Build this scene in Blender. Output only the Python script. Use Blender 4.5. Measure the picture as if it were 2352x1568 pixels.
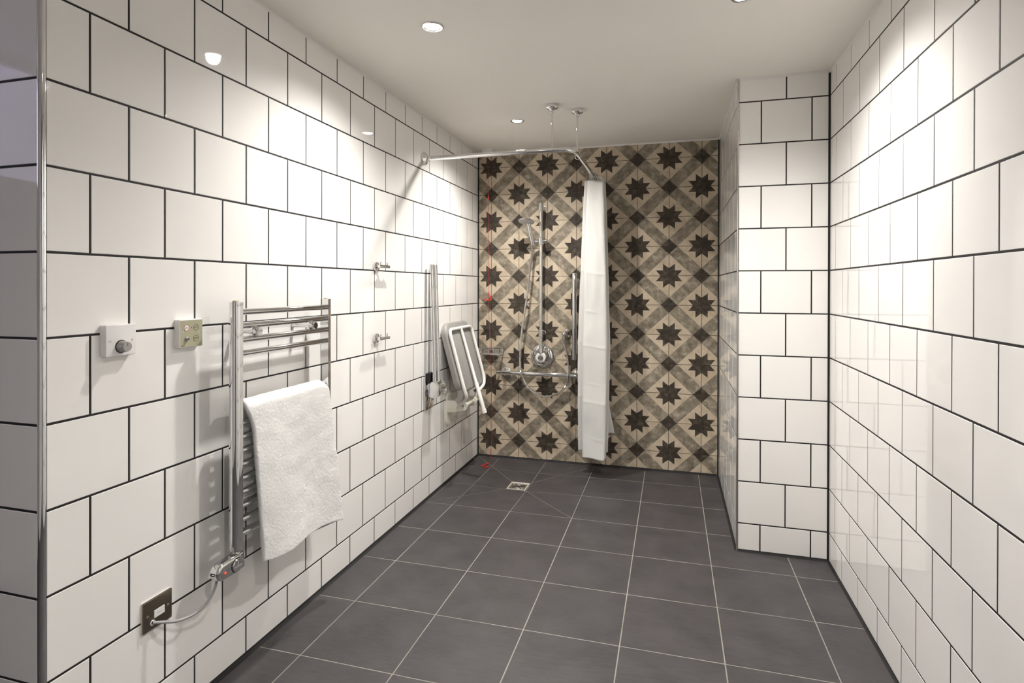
import bpy, bmesh, math, random
from mathutils import Vector, Matrix, noise
random.seed(7)
for o in list(bpy.data.objects): bpy.data.objects.remove(o)
scene = bpy.context.scene
COL = scene.collection
# ------------------------------------------------------------------ camera
F_PX, CY = 1303.3431, 663.4282
CAM_R = Vector((0.96253002, 0.27116776, 0.00199999))
CAM_U = Vector((-0.0028199, 0.00263403, 0.99999256))
CAM_F = Vector((-0.27116047, 0.9625285, -0.00329999))
cam_data = bpy.data.cameras.new('camera')
cam = bpy.data.objects.new('camera', cam_data); COL.objects.link(cam)
M = Matrix.Identity(4)
for i in range(3):
    M[i][0], M[i][1], M[i][2] = CAM_R[i], CAM_U[i], -CAM_F[i]
M[0][3], M[1][3], M[2][3] = 1.3913, -0.969, 1.2539
cam.matrix_world = M
cam_data.sensor_width = 36.0
cam_data.lens = 36.0 * F_PX / 2352.0
cam_data.shift_y = -(784.0 - CY) / 2352.0
cam_data.clip_start = 0.02
scene.camera = cam
# ------------------------------------------------------------------ world, exposure
world = bpy.data.worlds.new('world'); scene.world = world
world.use_nodes = True
world.node_tree.nodes['Background'].inputs[0].default_value = (0.75, 0.74, 0.86, 1)
world.node_tree.nodes['Background'].inputs[1].default_value = 0.0
scene.view_settings.view_transform = 'Standard'
scene.view_settings.look = 'None'
scene.view_settings.gamma = 1.0
scene.view_settings.use_curve_mapping = False
scene.view_settings.exposure = 0.68
scene.cycles.max_bounces = 8
scene.cycles.diffuse_bounces = 6
scene.cycles.glossy_bounces = 4
scene.cycles.transmission_bounces = 2
scene.cycles.use_light_tree = False
scene.cycles.adaptive_threshold = 0.035
scene.cycles.caustics_reflective = False
scene.cycles.caustics_refractive = False
scene.cycles.sample_clamp_indirect = 6.0
LAMP_COL = (1.0, 0.962, 0.912)
LAMP_W = 60.0
LAMPS = [
    (0.509, 1.035, 'round recessed downlight above the towel rail, brightest in the ceiling'),
    (0.500, 2.304, 'round recessed downlight inside the shower, behind the curtain rail'),
    (1.622, 1.108, 'round recessed downlight at the top edge of the ceiling, near the right wall'),
    (1.620, -0.80, 'round recessed downlight in the ceiling behind the viewer')]
# ------------------------------------------------------------------ main dimensions
D, W, WP, DP = 3.0347, 2.0862, 1.6932, 1.9246
CEIL = 2.247
Z0, P, LW = 1.333, 0.2, 0.216          # reference course line, course height, tile pitch
RX0, RY0 = -1.35, -1.95                 # the front part of the room, behind the viewer
def zk(k): return Z0 - k * P
# ------------------------------------------------------------------ helpers
def link(o, parent=None):
    COL.objects.link(o)
    if parent is not None: o.parent = parent
    return o
def finish(bm, name, mat, parent=None, smooth=None, recalc=True):
    if recalc: bmesh.ops.recalc_face_normals(bm, faces=bm.faces[:])
    me = bpy.data.meshes.new(name)
    bm.to_mesh(me); bm.free()
    for m in (mat if isinstance(mat, (list, tuple)) else [mat]): me.materials.append(m)
    if smooth is not None:
        me.polygons.foreach_set('use_smooth', [True] * len(me.polygons))
        me.set_sharp_from_angle(angle=math.radians(smooth))
    o = bpy.data.objects.new(name, me)
    return link(o, parent)
def tag(o, label, cat, group=None):
    o['label'] = label; o['category'] = cat
    if group: o['group'] = group
    return o
def thing(name, label, cat, loc=(0, 0, 0), group=None):
    o = bpy.data.objects.new(name, None); o.empty_display_size = 0.05
    COL.objects.link(o); o.location = loc
    return tag(o, label, cat, group)
def structure(o):
    o['kind'] = 'structure'; return o
def B(): return bmesh.new()
def box(bm, a, b, bevel=0.0, seg=2):
    vs = [bm.verts.new((x, y, z)) for x in (a[0], b[0]) for y in (a[1], b[1]) for z in (a[2], b[2])]
    idx = [(0, 1, 3, 2), (4, 6, 7, 5), (0, 4, 5, 1), (2, 3, 7, 6), (0, 2, 6, 4), (1, 5, 7, 3)]
    fs = [bm.faces.new([vs[i] for i in f]) for f in idx]
    if bevel:
        es = list({e for f in fs for e in f.edges})
        bmesh.ops.bevel(bm, geom=es, offset=bevel, segments=seg, profile=0.5, affect='EDGES')
def frame_of(d):
    d = Vector(d).normalized()
    a = Vector((0, 0, 1)) if abs(d.z) < 0.9 else Vector((1, 0, 0))
    u = a.cross(d).normalized(); v = d.cross(u)
    return d, u, v
def tube(bm, pts, r, seg=14, cap=True, closed=False):
    """swept tube along a path; r a number or list"""
    pts = [Vector(p) for p in pts]; n = len(pts)
    rs = r if isinstance(r, (list, tuple)) else [r] * n
    tang = []
    for i in range(n):
        a = pts[i - 1] if (i > 0 or closed) else pts[i]
        b = pts[(i + 1) % n] if (i < n - 1 or closed) else pts[i]
        tang.append((b - a).normalized())
    _, u, v = frame_of(tang[0])
    rings = []
    for i in range(n):
        t = tang[i]
        u = (u - t * u.dot(t)).normalized(); v = t.cross(u)
        rings.append([bm.verts.new(pts[i] + (u * math.cos(2 * math.pi * k / seg) + v * math.sin(2 * math.pi * k / seg)) * rs[i]) for k in range(seg)])
    m = n if closed else n - 1
    for i in range(m):
        A, Bq = rings[i], rings[(i + 1) % n]
        for k in range(seg):
            bm.faces.new((A[k], A[(k + 1) % seg], Bq[(k + 1) % seg], Bq[k]))
    if cap and not closed:
        bm.faces.new(rings[0][::-1]); bm.faces.new(rings[-1])
def lathe(bm, origin, axis, prof, seg=32):
    """prof: list of (distance along axis, radius)"""
    o = Vector(origin); d, u, v = frame_of(axis)
    rings = []
    for h, r in prof:
        if r < 1e-6: rings.append([bm.verts.new(o + d * h)])
        else: rings.append([bm.verts.new(o + d * h + (u * math.cos(2 * math.pi * k / seg) + v * math.sin(2 * math.pi * k / seg)) * r) for k in range(seg)])
    for A, Bq in zip(rings, rings[1:]):
        for k in range(seg):
            k2 = (k + 1) % seg
            if len(A) == 1 and len(Bq) == 1: continue
            if len(A) == 1: bm.faces.new((A[0], Bq[k2], Bq[k]))
            elif len(Bq) == 1: bm.faces.new((A[k], A[k2], Bq[0]))
            else: bm.faces.new((A[k], A[k2], Bq[k2], Bq[k]))
    if len(rings[0]) > 1: bm.faces.new(rings[0][::-1])
    if len(rings[-1]) > 1: bm.faces.new(rings[-1])
def disc_prof(t, r, b):
    return [(0, r), (t - b, r), (t - b * 0.3, r - b * 0.3), (t, r - b), (t, 0)]
def arc(c, u, v, r, a0, a1, n):
    c, u, v = Vector(c), Vector(u), Vector(v)
    return [c + u * r * math.cos(a0 + (a1 - a0) * i / n) + v * r * math.sin(a0 + (a1 - a0) * i / n) for i in range(n + 1)]
def fillet_path(pts, rad, n=8):
    pts = [Vector(p) for p in pts]; out = [pts[0]]
    for i in range(1, len(pts) - 1):
        a, b, c = pts[i - 1], pts[i], pts[i + 1]
        r = rad[i - 1] if isinstance(rad, (list, tuple)) else rad
        d1, d2 = (a - b).normalized(), (c - b).normalized()
        for k in range(n + 1):
            t = k / n
            p0, p2 = b + d1 * r, b + d2 * r
            out.append(p0 * (1 - t) ** 2 + b * 2 * t * (1 - t) + p2 * t * t)
    out.append(pts[-1]); return out
def catmull(pts, n=8):
    pts = [Vector(p) for p in pts]; P_ = [pts[0] * 2 - pts[1]] + pts + [pts[-1] * 2 - pts[-2]]; out = []
    for i in range(1, len(P_) - 2):
        p0, p1, p2, p3 = P_[i - 1:i + 3]
        for k in range(n):
            t = k / n
            out.append(0.5 * ((2 * p1) + (p2 - p0) * t + (2 * p0 - 5 * p1 + 4 * p2 - p3) * t * t + (3 * p1 - p0 - 3 * p2 + p3) * t ** 3))
    out.append(pts[-1]); return out
def rrect(w, h, r, n=6, cx=0, cy=0):
    out = []
    for (sx, sy, a) in ((1, 1, 0), (-1, 1, 90), (-1, -1, 180), (1, -1, 270)):
        for k in range(n + 1):
            t = math.radians(a + 90 * k / n)
            out.append((cx + sx * (w / 2 - r) + r * math.cos(t), cy + sy * (h / 2 - r) + r * math.sin(t)))
    return out
def prism(bm, outline, fn, t0, t1, bevel=0.0, nb=3):
    """outline of 2D points, fn(a,b,t) -> 3D; rounded edge on the t1 side"""
    n = len(outline)
    cx = sum(p[0] for p in outline) / n; cy = sum(p[1] for p in outline) / n
    def inset(d):
        out = []
        for i in range(n):
            a, b, c = Vector(outline[i - 1]), Vector(outline[i]), Vector(outline[(i + 1) % n])
            e = (c - a)
            nn = Vector((-e.y, e.x)).normalized()
            out.append(b + nn * d)
        return out
    layers = [(t0, outline)]
    if bevel:
        s = 1 if t1 > t0 else -1
        for k in range(nb + 1):
            th = math.pi / 2 * k / nb
            layers.append((t1 - s * bevel * (1 - math.sin(th)), inset(bevel * (1 - math.cos(th)))))
    else: layers.append((t1, outline))
    rings = [[bm.verts.new(fn(p[0], p[1], t)) for p in ol] for t, ol in layers]
    for A, Bq in zip(rings, rings[1:]):
        for k in range(n): bm.faces.new((A[k], A[(k + 1) % n], Bq[(k + 1) % n], Bq[k]))
    bm.faces.new(rings[0][::-1]); bm.faces.new(rings[-1])
# ------------------------------------------------------------------ materials
def newmat(name):
    m = bpy.data.materials.new(name); m.use_nodes = True
    nt = m.node_tree; return m, nt, nt.nodes['Principled BSDF']
def simple(name, col, rough=0.5, metal=0.0, spec=0.5, bump=0.0, bscale=200.0, var=0.0, vscale=8.0, coat=0.0):
    m, nt, p = newmat(name)
    p.inputs['Base Color'].default_value = (*col, 1)
    p.inputs['Roughness'].default_value = rough
    p.inputs['Metallic'].default_value = metal
    p.inputs['Specular IOR Level'].default_value = spec
    p.inputs['Coat Weight'].default_value = coat
    if var or bump:
        tc = nt.nodes.new('ShaderNodeTexCoord')
    if var:
        nz = nt.nodes.new('ShaderNodeTexNoise'); nz.inputs['Scale'].default_value = vscale; nz.inputs['Detail'].default_value = 4
        nt.links.new(tc.outputs['Object'], nz.inputs['Vector'])
        mx = nt.nodes.new('ShaderNodeMixRGB'); mx.inputs[1].default_value = (*[c * (1 - var) for c in col], 1); mx.inputs[2].default_value = (*[min(1, c * (1 + var)) for c in col], 1)
        nt.links.new(nz.outputs['Fac'], mx.inputs[0]); nt.links.new(mx.outputs[0], p.inputs['Base Color'])
    if bump:
        nb = nt.nodes.new('ShaderNodeTexNoise'); nb.inputs['Scale'].default_value = bscale; nb.inputs['Detail'].default_value = 3
        nt.links.new(tc.outputs['Object'], nb.inputs['Vector'])
        bn = nt.nodes.new('ShaderNodeBump'); bn.inputs['Strength'].default_value = bump; bn.inputs['Distance'].default_value = 0.002
        nt.links.new(nb.outputs['Fac'], bn.inputs['Height']); nt.links.new(bn.outputs[0], p.inputs['Normal'])
    return m
def rand_coords(nt, k=7.3):
    """object coordinates moved by the object's own random number, so alike tiles differ"""
    tc = nt.nodes.new('ShaderNodeTexCoord'); oi = nt.nodes.new('ShaderNodeObjectInfo')
    mu = nt.nodes.new('ShaderNodeMath'); mu.operation = 'MULTIPLY'; mu.inputs[1].default_value = k
    nt.links.new(oi.outputs['Random'], mu.inputs[0])
    ad = nt.nodes.new('ShaderNodeVectorMath'); ad.operation = 'ADD'
    nt.links.new(tc.outputs['Object'], ad.inputs[0]); nt.links.new(mu.outputs[0], ad.inputs[1])
    return ad.outputs[0], oi
def tile_white():
    m, nt, p = newmat('white_glazed_tile')
    vec, oi = rand_coords(nt)
    mx = nt.nodes.new('ShaderNodeMixRGB'); mx.inputs[1].default_value = (0.86, 0.845, 0.82, 1); mx.inputs[2].default_value = (0.89, 0.88, 0.86, 1)
    nt.links.new(oi.outputs['Random'], mx.inputs[0]); nt.links.new(mx.outputs[0], p.inputs['Base Color'])
    p.inputs['Roughness'].default_value = 0.035
    p.inputs['IOR'].default_value = 1.5
    nz = nt.nodes.new('ShaderNodeTexNoise'); nz.inputs['Scale'].default_value = 9; nz.inputs['Detail'].default_value = 1
    nt.links.new(vec, nz.inputs['Vector'])
    bn = nt.nodes.new('ShaderNodeBump'); bn.inputs['Strength'].default_value = 0.06; bn.inputs['Distance'].default_value = 0.004
    nt.links.new(nz.outputs['Fac'], bn.inputs['Height']); nt.links.new(bn.outputs[0], p.inputs['Normal'])
    return m
def tile_stone(name, c1, c2, c3, rough=0.42, scale=9.0):
    m, nt, p = newmat(name)
    vec, oi = rand_coords(nt)
    nz = nt.nodes.new('ShaderNodeTexNoise'); nz.inputs['Scale'].default_value = scale; nz.inputs['Detail'].default_value = 7; nz.inputs['Roughness'].default_value = 0.62; nz.inputs['Distortion'].default_value = 0.2
    nt.links.new(vec, nz.inputs['Vector'])
    cr = nt.nodes.new('ShaderNodeValToRGB'); el = cr.color_ramp.elements
    el[0].position = 0.30; el[0].color = (*c1, 1); el[1].position = 0.74; el[1].color = (*c3, 1)
    e = el.new(0.52); e.color = (*c2, 1)
    nt.links.new(nz.outputs['Fac'], cr.inputs[0]); nt.links.new(cr.outputs[0], p.inputs['Base Color'])
    p.inputs['Roughness'].default_value = rough
    p.inputs['Specular IOR Level'].default_value = 0.25
    return m
def tile_floor():
    m, nt, p = newmat('charcoal_floor_tile')
    vec, oi = rand_coords(nt)
    mp = nt.nodes.new('ShaderNodeMapping'); mp.inputs['Scale'].default_value = (6, 90, 1)
    nt.links.new(vec, mp.inputs['Vector'])
    n1 = nt.nodes.new('ShaderNodeTexNoise'); n1.inputs['Scale'].default_value = 3.0; n1.inputs['Detail'].default_value = 5
    nt.links.new(mp.outputs[0], n1.inputs['Vector'])
    n2 = nt.nodes.new('ShaderNodeTexNoise'); n2.inputs['Scale'].default_value = 7.0; n2.inputs['Detail'].default_value = 4
    nt.links.new(vec, n2.inputs['Vector'])
    ad = nt.nodes.new('ShaderNodeMath'); ad.operation = 'ADD'
    nt.links.new(n1.outputs['Fac'], ad.inputs[0]); nt.links.new(n2.outputs['Fac'], ad.inputs[1])
    cr = nt.nodes.new('ShaderNodeValToRGB'); el = cr.color_ramp.elements
    mr = nt.nodes.new('ShaderNodeMath'); mr.operation = 'MULTIPLY'; mr.inputs[1].default_value = 0.5
    nt.links.new(ad.outputs[0], mr.inputs[0])
    el[0].position = 0.36; el[0].color = (0.036, 0.0322, 0.034, 1); el[1].position = 0.66; el[1].color = (0.068, 0.061, 0.0645, 1)
    nt.links.new(mr.outputs[0], cr.inputs[0]); nt.links.new(cr.outputs[0], p.inputs['Base Color'])
    p.inputs['Roughness'].default_value = 0.5
    bn = nt.nodes.new('ShaderNodeBump'); bn.inputs['Strength'].default_value = 0.12; bn.inputs['Distance'].default_value = 0.001
    nt.links.new(n1.outputs['Fac'], bn.inputs['Height']); nt.links.new(bn.outputs[0], p.inputs['Normal'])
    return m
def emitter(name, col, s, sampled=False):
    m, nt, p = newmat(name)
    p.inputs['Base Color'].default_value = (*col, 1)
    p.inputs['Emission Color'].default_value = (*col, 1); p.inputs['Emission Strength'].default_value = s
    if not sampled: m.cycles.emission_sampling = 'NONE'
    return m
def cloth(name, col, trans=0.25, bump=0.25, scale=500):
    m, nt, p = newmat(name)
    p.inputs['Base Color'].default_value = (*col, 1); p.inputs['Roughness'].default_value = 0.85
    p.inputs['Sheen Weight'].default_value = 0.15
    tc = nt.nodes.new('ShaderNodeTexCoord')
    nz = nt.nodes.new('ShaderNodeTexNoise'); nz.inputs['Scale'].default_value = scale; nz.inputs['Detail'].default_value = 2
    nt.links.new(tc.outputs['Object'], nz.inputs['Vector'])
    bn = nt.nodes.new('ShaderNodeBump'); bn.inputs['Strength'].default_value = bump; bn.inputs['Distance'].default_value = 0.002
    nt.links.new(nz.outputs['Fac'], bn.inputs['Height']); nt.links.new(bn.outputs[0], p.inputs['Normal'])
    if trans:
        tr = nt.nodes.new('ShaderNodeBsdfTranslucent'); tr.inputs[0].default_value = (*col, 1)
        mx = nt.nodes.new('ShaderNodeMixShader'); mx.inputs[0].default_value = trans
        out = nt.nodes['Material Output']
        nt.links.new(p.outputs[0], mx.inputs[1]); nt.links.new(tr.outputs[0], mx.inputs[2]); nt.links.new(mx.outputs[0], out.inputs[0])
    return m
M_TILE = tile_white()
M_CREAM = tile_stone('cream_cement_tile', (0.43, 0.345, 0.245), (0.56, 0.47, 0.355), (0.64, 0.555, 0.44), 0.5, 16)
M_BAND = tile_stone('grey_brown_cement_tile', (0.140, 0.117, 0.086), (0.265, 0.228, 0.174), (0.50, 0.445, 0.36), 0.5, 24)
M_STAR = tile_stone('dark_brown_cement_tile', (0.030, 0.024, 0.018), (0.062, 0.050, 0.038), (0.135, 0.112, 0.085), 0.55, 26)
M_FLOOR = tile_floor()
M_BLACK = simple('black_grout', (0.010, 0.009, 0.009), 0.7)
M_GROUTB = simple('brown_grout', (0.035, 0.028, 0.024), 0.8, var=0.5, vscale=20)
M_GROUTF = simple('pale_floor_grout', (0.27, 0.255, 0.225), 0.9, var=0.5, vscale=4)
M_SEAL = simple('black_silicone', (0.008, 0.008, 0.008), 0.75)
M_CAULK = simple('white_caulk', (0.78, 0.77, 0.74), 0.5)
M_CEIL = simple('matt_ceiling_paint', (0.87, 0.84, 0.785), 0.9, bump=0.05, bscale=300)
M_PAINT = simple('pale_wall_paint', (0.80, 0.79, 0.79), 0.85)
M_CHROME = simple('polished_chrome', (0.80, 0.80, 0.80), 0.045, 1.0)
M_BRUSHED = simple('satin_steel', (0.62, 0.60, 0.57), 0.22, 1.0)
M_DRAIN = simple('bright_steel', (0.90, 0.88, 0.80), 0.45, 0.6)
M_BRONZE = simple('bronze_plate', (0.25, 0.215, 0.165), 0.28, 1.0, bump=0.05, bscale=120)
M_WPLAST = simple('white_plastic', (0.80, 0.79, 0.78), 0.3)
M_SEATW = simple('white_enamel_tube', (0.86, 0.85, 0.81), 0.25)
M_BRACK = simple('cream_white_plastic', (0.74, 0.71, 0.62), 0.35)
M_GPLAST = simple('grey_plastic', (0.30, 0.29, 0.275), 0.42, bump=0.04, bscale=400)
M_KNOB = simple('grey_knob_plastic', (0.36, 0.345, 0.325), 0.4)
M_SPRAY = simple('pale_grey_plastic', (0.58, 0.57, 0.56), 0.35)
M_RUBBER = simple('black_rubber', (0.012, 0.012, 0.012), 0.3)
M_DARK = simple('dark_hole', (0.01, 0.01, 0.01), 0.6)
M_OLIVE = simple('olive_label', (0.40, 0.385, 0.265), 0.45)
M_INK = simple('dark_ink', (0.10, 0.10, 0.095), 0.5)
M_REDINK = simple('red_ink', (0.48, 0.07, 0.03), 0.5)
M_RED = simple('red_plastic', (0.75, 0.022, 0.015), 0.35)
M_REDCORD = simple('red_cord', (0.42, 0.02, 0.018), 0.6)
M_CABLE = simple('grey_flex', (0.34, 0.335, 0.34), 0.35)
M_BEIGE = simple('beige_plug', (0.62, 0.55, 0.40), 0.5)
M_TOWEL = cloth('white_terry', (0.95, 0.945, 0.935), 0.22, 0.15, 700)
M_PILE = cloth('white_terry_pile', (0.96, 0.955, 0.945), 0.5, 0.0, 700)
M_CURT = cloth('white_curtain', (0.72, 0.715, 0.695), 0.16, 0.05, 900)
M_LAMP = emitter('lamp_glow', (1.0, 0.96, 0.88), 40.0)
M_LED = emitter('red_indicator', (1.0, 0.06, 0.04), 0.7)
M_WINDOW = emitter('daylight_pane', (0.66, 0.62, 0.90), 0.9, True)
# ------------------------------------------------------------------ tiled walls
_cache = {}
def tile_mesh(w, h, t=0.0055, b=0.0012):
    key = (round(w, 4), round(h, 4))
    if key in _cache: return _cache[key]
    bm = B()
    a, c = w / 2, h / 2
    q = [[(-a, -c), (a, -c), (a, c), (-a, c)], [(-a + b, -c + b), (a - b, -c + b), (a - b, c - b), (-a + b, c - b)]]
    r0 = [bm.verts.new((x, y, -t)) for x, y in q[0]]
    r1 = [bm.verts.new((x, y, -b * 0.8)) for x, y in q[0]]
    r2 = [bm.verts.new((x, y, 0)) for x, y in q[1]]
    for A, Bq in ((r0, r1), (r1, r2)):
        for k in range(4): bm.faces.new((A[k], A[(k + 1) % 4], Bq[(k + 1) % 4], Bq[k]))
    bm.faces.new(r2)
    me = bpy.data.meshes.new('tile'); bm.to_mesh(me); bm.free(); me.materials.append(M_TILE)
    _cache[key] = me; return me
def place_tile(me, org, U, V, N, wall, tilt=0.0013):
    o = bpy.data.objects.new('tile', me); COL.objects.link(o); o.parent = wall
    R = Matrix((U, V, N)).transposed().to_4x4()
    J = Matrix.Rotation(random.uniform(-tilt, tilt), 4, 'X') @ Matrix.Rotation(random.uniform(-tilt, tilt), 4, 'Y')
    o.matrix_local = Matrix.Translation(org) @ R @ J
    return o
G = 0.0056
def course_rows(zlo, zhi):
    ks = [k for k in range(-8, 9) if zlo < zk(k) < zhi]
    edges = sorted([zlo] + [zk(k) for k in ks] + [zhi])
    out = []
    for a, b in zip(edges, edges[1:]):
        kk = round((Z0 - b) / P) if b < zhi else round((Z0 - a) / P) - 1     # course named by its top line
        out.append((a, b, kk))
    return out
def tile_wall(wall, s0, s1, joint_even, joint_odd, fn, U, N, g=G, pitch=LW, lo=0.006, hi=CEIL - 0.006):
    """s runs along U; fn(s,z) -> position on the tile face"""
    V = Vector((0, 0, 1))
    for a, b, k in course_rows(lo, hi):
        j0 = joint_even if k % 2 == 0 else joint_odd
        js = [j0 + i * pitch for i in range(-30, 31)]
        ed = [s0] + [j for j in js if s0 + 0.008 < j < s1 - 0.008] + [s1]
        for c, d in zip(ed, ed[1:]):
            c2 = c + (g / 2 if c > s0 else 0); d2 = d - (g / 2 if d < s1 else 0)
            a2 = a + (g / 2 if a > lo else 0); b2 = b - (g / 2 if b < hi else 0)
            me = tile_mesh(d2 - c2, b2 - a2)
            place_tile(me, fn((c2 + d2) / 2, (a2 + b2) / 2), Vector(U), V, Vector(N), wall)
def slab(name, a, b, mat):
    bm = B(); box(bm, a, b); return structure(finish(bm, name, mat))
GR = 0.0009   # grout lies this far behind the tile face
TK = 0.0070   # keep tiles clear of inside corners by this much
wl = slab('wall_left', (-0.06, 0.0, -0.02), (-GR, D + 0.05, CEIL + 0.02), M_BLACK)
tile_wall(wl, 0.002, D - TK, 0.2093, 0.1043, lambda s, z: Vector((0, s, z)), (0, 1, 0), (1, 0, 0))
# (left wall: U must give U x V = N)
wr = slab('wall_right', (W + GR, RY0, -0.02), (W + 0.06, DP + 0.02, CEIL + 0.02), M_BLACK)
tile_wall(wr, -DP + TK, 1.30, -1.7220, -1.8300, lambda s, z: Vector((W, -s, z)), (0, -1, 0), (-1, 0, 0), pitch=0.2168)
wpier = slab('wall_pier', (WP + GR, DP + GR, -0.02), (W + 0.06, D + 0.05, CEIL + 0.02), M_BLACK)
tile_wall(wpier, WP + 0.004, W - TK, 1.7951, 1.9031, lambda s, z: Vector((s, DP, z)), (1, 0, 0), (0, -1, 0))
tile_wall(wpier, -D + TK, -DP - 0.004, -2.1406, -2.0326, lambda s, z: Vector((WP, -s, z)), (0, -1, 0), (-1, 0, 0))
YR = -0.011
wret = slab('wall_return', (RX0, YR + GR, -0.02), (-0.011, 0.06, CEIL + 0.02), M_BLACK)
tile_wall(wret, RX0 + 0.01, -0.0125, -0.2050, -0.2050, lambda s, z: Vector((s, YR, z)), (1, 0, 0), (0, -1, 0))
# fix facing for the walls whose U x V points inward is not needed: all normals above point into the room
wf = slab('wall_front', (RX0 - 0.06, RY0 - 0.06, -0.02), (W + 0.06, RY0, CEIL + 0.02), M_PAINT)
# side wall of the front part with a high window
bm = B()
for a, b in (((RX0 - 0.06, RY0, -0.02), (RX0, YR + 0.06, 1.72)), ((RX0 - 0.06, RY0, 2.20), (RX0, YR + 0.06, CEIL + 0.02)),
             ((RX0 - 0.06, RY0, 1.72), (RX0, -1.35, 2.20)), ((RX0 - 0.06, -0.30, 1.72), (RX0, YR + 0.06, 2.20))):
    box(bm, a, b)
ws = structure(finish(bm, 'wall_side', M_PAINT))
win = bm = B(); box(bm, (RX0 - 0.045, -1.35, 1.72), (RX0 - 0.035, -0.30, 2.20))
structure(finish(bm, 'window_1', M_WINDOW))
# back wall with star tiles
wb = slab('wall_back', (-0.06, D + GR, -0.02), (WP + 0.02, D + 0.06, CEIL + 0.02), M_GROUTB)
BX0, BW = 0.1041, 0.2113
def star_tile(mirror, x0, x1, y0, y1, g=0.0034):
    """pattern tile with printed zones as faces; unit square clipped to x0..x1, y0..y1"""
    key = ('s', mirror, round(x0, 3), round(x1, 3), round(y0, 3), round(y1, 3))
    if key in _cache: return _cache[key]
    q, d, a, b = 0.26, 0.26, 0.186, 0.41
    polys = []
    m_ = (1 - d) / 2
    half = [([(q, 0), (b, a), (a, a)], 2), ([(q, 0), (1 - d, 0), (b, a)], 0), ([(1 - d, 0), (m_, m_), (b, a)], 0), ([(b, a), (m_, m_), (a, a)], 0)]
    corner = [([(0, 0), (q, 0), (a, a), (0, q)], 2)] + half + [([(y, x) for x, y in reversed(P_)], mi) for P_, mi in half]
    for P_, mi in corner:
        polys.append((P_, mi)); polys.append(([(1 - x, 1 - y) for x, y in P_], mi))
    polys.append(([(1, 0), (1, d), (1 - d, 0)], 2)); polys.append(([(0, 1), (0, 1 - d), (d, 1)], 2))
    polys.append(([(1 - d, 0), (1, d), (d, 1), (0, 1 - d)], 1))
    bm = B(); vc = {}
    def V_(p):
        x, y = p
        if mirror: x = 1 - x
        k = (round(x, 5), round(y, 5))
        if k not in vc: vc[k] = bm.verts.new((k[0], k[1], 0))
        return vc[k]
    for P_, mi in polys:
        f = bm.faces.new([V_(p) for p in P_]); f.material_index = mi
    gx, gy = g / BW / 2, g / P / 2
    for co, no in (((x0 + gx, 0, 0), (-1, 0, 0)), ((x1 - gx, 0, 0), (1, 0, 0)), ((0, y0 + gy, 0), (0, -1, 0)), ((0, y1 - gy, 0), (0, 1, 0))):
        bmesh.ops.bisect_plane(bm, geom=bm.verts[:] + bm.edges[:] + bm.faces[:], plane_co=co, plane_no=no, clear_outer=True, dist=1e-6)
    for f in bm.faces: 
        f.normal_update()
        if f.normal.z < 0: f.normal_flip()
    for v in bm.verts: v.co = Vector((v.co.x * BW, v.co.y * P, 0))
    ed = [e for e in bm.edges if len(e.link_faces) == 1]
    ret = bmesh.ops.extrude_edge_only(bm, edges=ed)
    for v in [g_ for g_ in ret['geom'] if isinstance(g_, bmesh.types.BMVert)]: v.co.z = -0.006
    me = bpy.data.meshes.new('tile'); bm.to_mesh(me); bm.free()
    for m_ in (M_CREAM, M_BAND, M_STAR): me.materials.append(m_)
    _cache[key] = me; return me
for k in range(-5, 7):
    zt, zb = zk(k), zk(k + 1)             # this tile spans zb..zt
    lo = max(0.0, (0.006 - zb) / P); hi = min(1.0, (CEIL - 0.008 - zb) / P)
    for j in range(-1, 8):
        xa = BX0 + j * BW
        l = max(0.0, (TK - xa) / BW); r = min(1.0, (WP - TK - xa) / BW)
        if r - l < 0.02: continue
        mirror = (j + k + 1) % 2 != 0     # lower left corner of the tile is crossing (j, k+1)
        me = star_tile(mirror, l, r, lo, hi)
        place_tile(me, Vector((xa, D, zb)), Vector((1, 0, 0)), Vector((0, 0, 1)), Vector((0, -1, 0)), wb, 0.0008)
# ------------------------------------------------------------------ floor
FX0, FY0, FS = 0.1765, 0.6923, 0.3473
TRAY = (0.018, 2.0815, 0.8711, 3.012)      # x0, y0, x1, y1 of the sloped shower area
DR = (0.396, 2.442, 0.516, 2.574)          # drain opening
DZ = -0.009
def clip(poly, a, b, c):
    """keep a*x+b*y<=c"""
    out = []
    for i in range(len(poly)):
        p, q = poly[i], poly[(i + 1) % len(poly)]
        dp, dq = a * p[0] + b * p[1] - c, a * q[0] + b * q[1] - c
        if dp <= 1e-9: out.append(p)
        if (dp < -1e-9 and dq > 1e-9) or (dp > 1e-9 and dq < -1e-9):
            t = dp / (dp - dq); out.append((p[0] + (q[0] - p[0]) * t, p[1] + (q[1] - p[1]) * t))
    return out
def area(p): return 0.5 * sum(p[i][0] * p[(i + 1) % len(p)][1] - p[(i + 1) % len(p)][0] * p[i][1] for i in range(len(p)))
def ccw(p): return p if area(p) > 0 else p[::-1]
def clip_convex(poly, conv):
    conv = ccw(conv)
    for i in range(len(conv)):
        p, q = conv[i], conv[(i + 1) % len(conv)]
        n = (q[1] - p[1], -(q[0] - p[0]))
        poly = clip(poly, n[0], n[1], n[0] * p[0] + n[1] * p[1])
        if len(poly) < 3: return []
    return poly
def inset_poly(poly, d):
    poly = ccw(poly); res = poly
    for i in range(len(poly)):
        p, q = poly[i], poly[(i + 1) % len(poly)]
        L = math.hypot(q[0] - p[0], q[1] - p[1])
        if L < 1e-6: continue
        n = ((q[1] - p[1]) / L, -(q[0] - p[0]) / L)
        res = clip(res, n[0], n[1], n[0] * p[0] + n[1] * p[1] - d)
        if len(res) < 3: return []
    return res
tx0, ty0, tx1, ty1 = TRAY; dx0, dy0, dx1, dy1 = DR
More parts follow.
